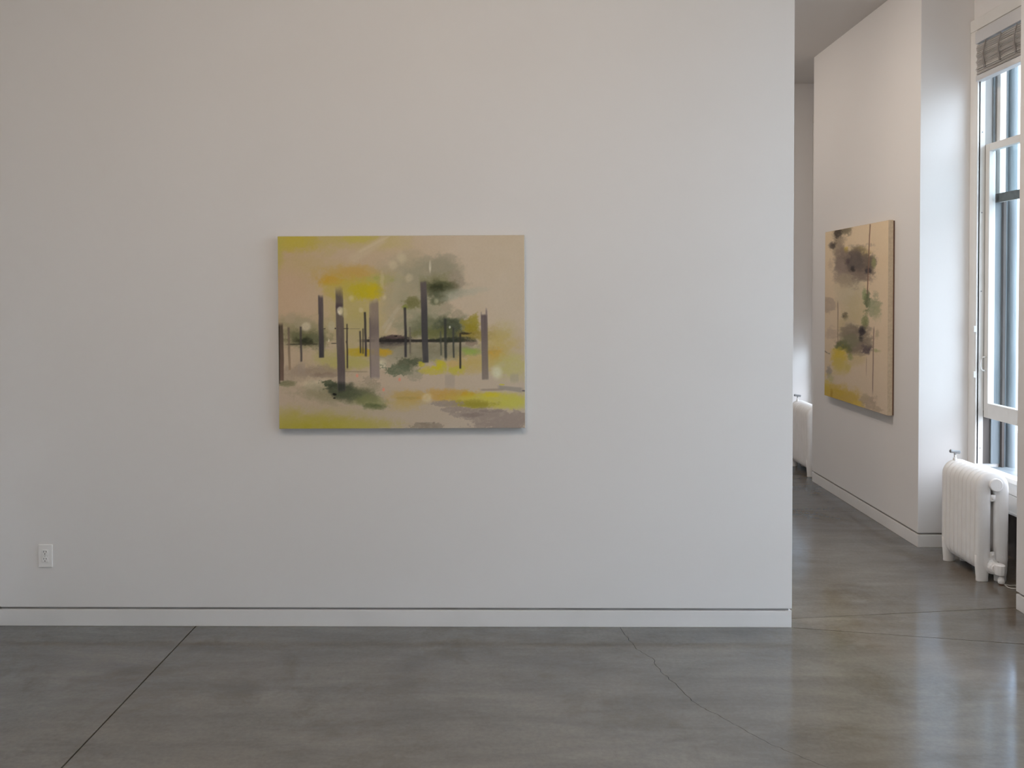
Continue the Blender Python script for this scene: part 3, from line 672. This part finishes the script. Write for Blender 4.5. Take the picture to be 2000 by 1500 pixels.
def cloud_study(U, V):
    yf, yn = 7.19, 5.98                                       # real extent along the wall
    yy = yf + (yn - yf) * U
    X = 1000 + 1700 * 2.585 / yy
    k = (X - 1611) / (1735 - 1611)
    top = 453 - 22*k; bot = 773.5 + 37.5*k
    Y = top + (bot - top) * V
    n0 = vnoise(X, Y, 60, 4, 21)[..., None]; q = V[..., None]; r = np.clip(k, 0, 1)[..., None]
    base = np.array((165., 147, 119))*(1-q) + np.array((151., 136, 115))*q + n0*np.array((5, 6, 9)) + r*np.array((3, 2, 1))
    P = Paint(X, Y, base, .55); B, K, S = P.blob, P.bar, P.stroke
    B(1660, 575, 24, 60, (142, 132, 106), .7, 1.0); B(1668, 560, 16, 40, (146, 136, 112), .6, .9); B(1672, 610, 18, 30, (142, 128, 92), .6, .9)
    B(1637, 476, 11, 26, (112, 99, 80), .8, .8); B(1647, 449, 16, 9, (88, 80, 62), .85, .8); B(1635, 455, 7, 11, (52, 45, 38), .9, .7); B(1626, 479, 6, 6, (58, 50, 44), .9, .8); B(1640, 500, 9, 18, (108, 94, 80), .75, .8)
    B(1652, 488, 4.5, 6, (164, 142, 58), .85, .7, .2); B(1677, 488, 14, 8, (134, 120, 74), .7, .8); B(1690, 495, 10, 8, (138, 120, 74), .6, .8)
    B(1668, 517, 34, 30, (94, 82, 72), .88, .55, .4); B(1671, 512, 20, 20, (66, 58, 52), .85, .8, .4); B(1698, 515, 12, 19, (84, 74, 62), .88, .5, .35); B(1706, 513, 4, 13, (108, 108, 72), .8, .6); B(1641, 526, 12, 22, (106, 93, 82), .75, .7); B(1655, 547, 17, 12, (124, 111, 90), .75, .7); B(1680, 540, 16, 12, (98, 86, 74), .75, .7)
    B(1696, 529, 6, 6, (42, 38, 40), .92, .7); B(1665, 525, 4, 6, (40, 36, 34), .85, .8); B(1656, 511, 3, 6, (58, 46, 46), .7, .8); B(1622, 517, 5, 10, (142, 124, 102), .6, .8)
    K(1697.6, 1699.8, 437, 590, (92, 72, 58), .88, soft=.8, fade0=2, fade1=4, lean=-.033); K(1699.8, 1700.4, 437, 585, (190, 130, 95), .3, soft=.6, lean=-.033)
    B(1694, 588, 6, 18, (74, 80, 54), .9, .6, .35); B(1708, 598, 11, 20, (106, 108, 80), .8, .6, .35); B(1688, 575, 4, 14, (100, 108, 70), .7, .7); B(1690, 630, 6, 16, (86, 92, 56), .75, .7); B(1712, 610, 8, 14, (128, 124, 92), .6, .8)
    B(1618, 595, 14, 15, (132, 117, 99), .88, .22, .25); B(1640, 596, 8, 10, (150, 134, 108), .5, .6)
    K(1635.6, 1637.6, 588, 684, (112, 96, 78), .8, soft=.7)
    B(1651, 618, 5, 6, (48, 44, 36), .9, .7); B(1648, 640, 9, 26, (142, 128, 92), .7, .9); B(1623, 651, 11, 11, (138, 122, 103), .75, .5); B(1660, 640, 12, 14, (138, 124, 102), .6, .8)
    B(1672, 662, 24, 28, (92, 82, 68), .9, .6, .4); B(1684, 647, 6, 8, (36, 32, 34), .95, .7, .25); B(1682, 664, 4, 7, (38, 36, 34), .9, .7); B(1674, 680, 26, 12, (98, 86, 72), .85, .6, .4); B(1694, 682, 10, 9, (64, 54, 54), .9, .7, .35); B(1697, 668, 8, 12, (100, 90, 74), .7, .7)
    B(1648, 677, 15, 11, (68, 72, 40), .92, .6, .4); B(1660, 668, 14, 14, (92, 90, 66), .7, .8); B(1662, 697, 5, 7, (100, 104, 60), .75, .7); B(1713, 685, 7, 3, (116, 114, 74), .7, .7); B(1714, 652, 4, 8, (128, 116, 90), .6, .7)
    B(1640, 697, 15, 17, (152, 130, 40), .92, .7, .3); B(1641, 714, 17, 17, (146, 130, 68), .8, .9, .3); B(1657, 718, 5, 8, (140, 126, 64), .6, .8); B(1676, 702, 14, 10, (144, 128, 88), .6, .9)
    S(1610, 686, 1617, 691, 1.2, (100, 90, 76), .85); S(1617, 691, 1622, 692, 1.2, (104, 94, 80), .7)
    B(1620, 727, 5, 10, (112, 103, 92), .85, .7, .3); B(1624, 741, 6, 8, (132, 126, 86), .7, .8)
    B(1610, 762, 12, 20, (150, 134, 50), .9, .9); B(1634, 772, 34, 20, (144, 120, 42), .92, .8, .3); B(1660, 785, 26, 15, (144, 120, 52), .9, .7, .3); B(1676, 793, 14, 9, (154, 132, 56), .8, .7); B(1625, 770, 3, 8, (124, 96, 22), .7, .7)
    B(1700, 786, 16, 13, (128, 112, 92), .8, .4, .4); B(1692, 776, 6, 7, (132, 118, 90), .7, .5); B(1714, 800, 9, 6, (130, 114, 92), .75, .4)
    K(1706.8, 1708.8, 637, 772, (104, 86, 74), .88, soft=.8, fade1=14, lean=-.016); K(1692.8, 1694.2, 694, 740, (124, 104, 86), .75, soft=.8, fade1=14)
    w = (vnoise(X*2.4, Y, 2.2, 2, 78)[..., None]) * 4.0
    return to_albedo(P.c + w, np.array((163., 160, 154)))

def canvas(name, label, W, H, T, loc, rot, nx, ny, paint, edge, backing=False):
    root = empty(name, loc); root.rotation_euler = rot; tag(root, label, 'painting', 'canvases hung on the white walls')
    obj('wrapped_edge', boxes((-W/2, W/2, -T, -.008 if backing else -.002, -H/2, H/2)), edge, root, bevel=.004, seg=3)
    ob = boxes((-W/2+.004, W/2-.004, -.009 if backing else -.004, 0, -H/2+.004, H/2-.004))
    obj('stretcher', ob, 'wood', root)
    painted_sheet('painted_face', W-.005, H-.005, nx, ny, paint, root, (0, -T-.0006, 0), 0)
    return root
ya = math.atan2(4.265-4.29, 1.379-XL)
canvas('landscape_painting', 'large landscape format canvas with dark posts, yellow and grey green washes on the partition wall',
       1.204, .942, .038, (-.538, wy(-.538) - .003, 1.4585), (0, R(-.28), ya), 520, 406, landscape, 'canvasgrey')
canvas('cloud_painting', 'upright tan canvas with smoky grey clouds and thin drip lines beside the window pier',
       1.21, 1.347, .042, (XP - .003, (7.19+5.98)/2, 1.477), (0, 0, R(-90)), 300, 350, cloud_study, 'canvasedge', True)

# ================================================================== outside
struct(obj('street', boxes((XO+.3, 40, -60, 90, -5.2, -5)), 'street'))
bd = empty('building', (24, 15, -5)); tag(bd, 'pale stone building across the street seen through the window', 'building')
obj('facade', boxes((0, 6, -45, 45, 0, 11)), 'facade', bd)
wm = None
for i in range(12):
    for k in range(2):
        if wm is None:
            o = obj('window_frame', boxes((-.06, .02, -.75, .75, 0, .12), (-.06, .02, -.75, .75, 2.5, 2.62), (-.06, .02, -.75, -.63, .12, 2.5), (-.06, .02, .63, .75, .12, 2.5)), 'facade', bd)
            p = obj('pane', boxes((-.02, .01, -.63, .63, .12, 2.5)), 'farglass', o); wm = (o, p)
        else:
            o = wm[0].copy(); link(o, bd); p = wm[1].copy(); link(p, o)
        o.location = (0, -38 + i*7, 1.5 + k*4.4)
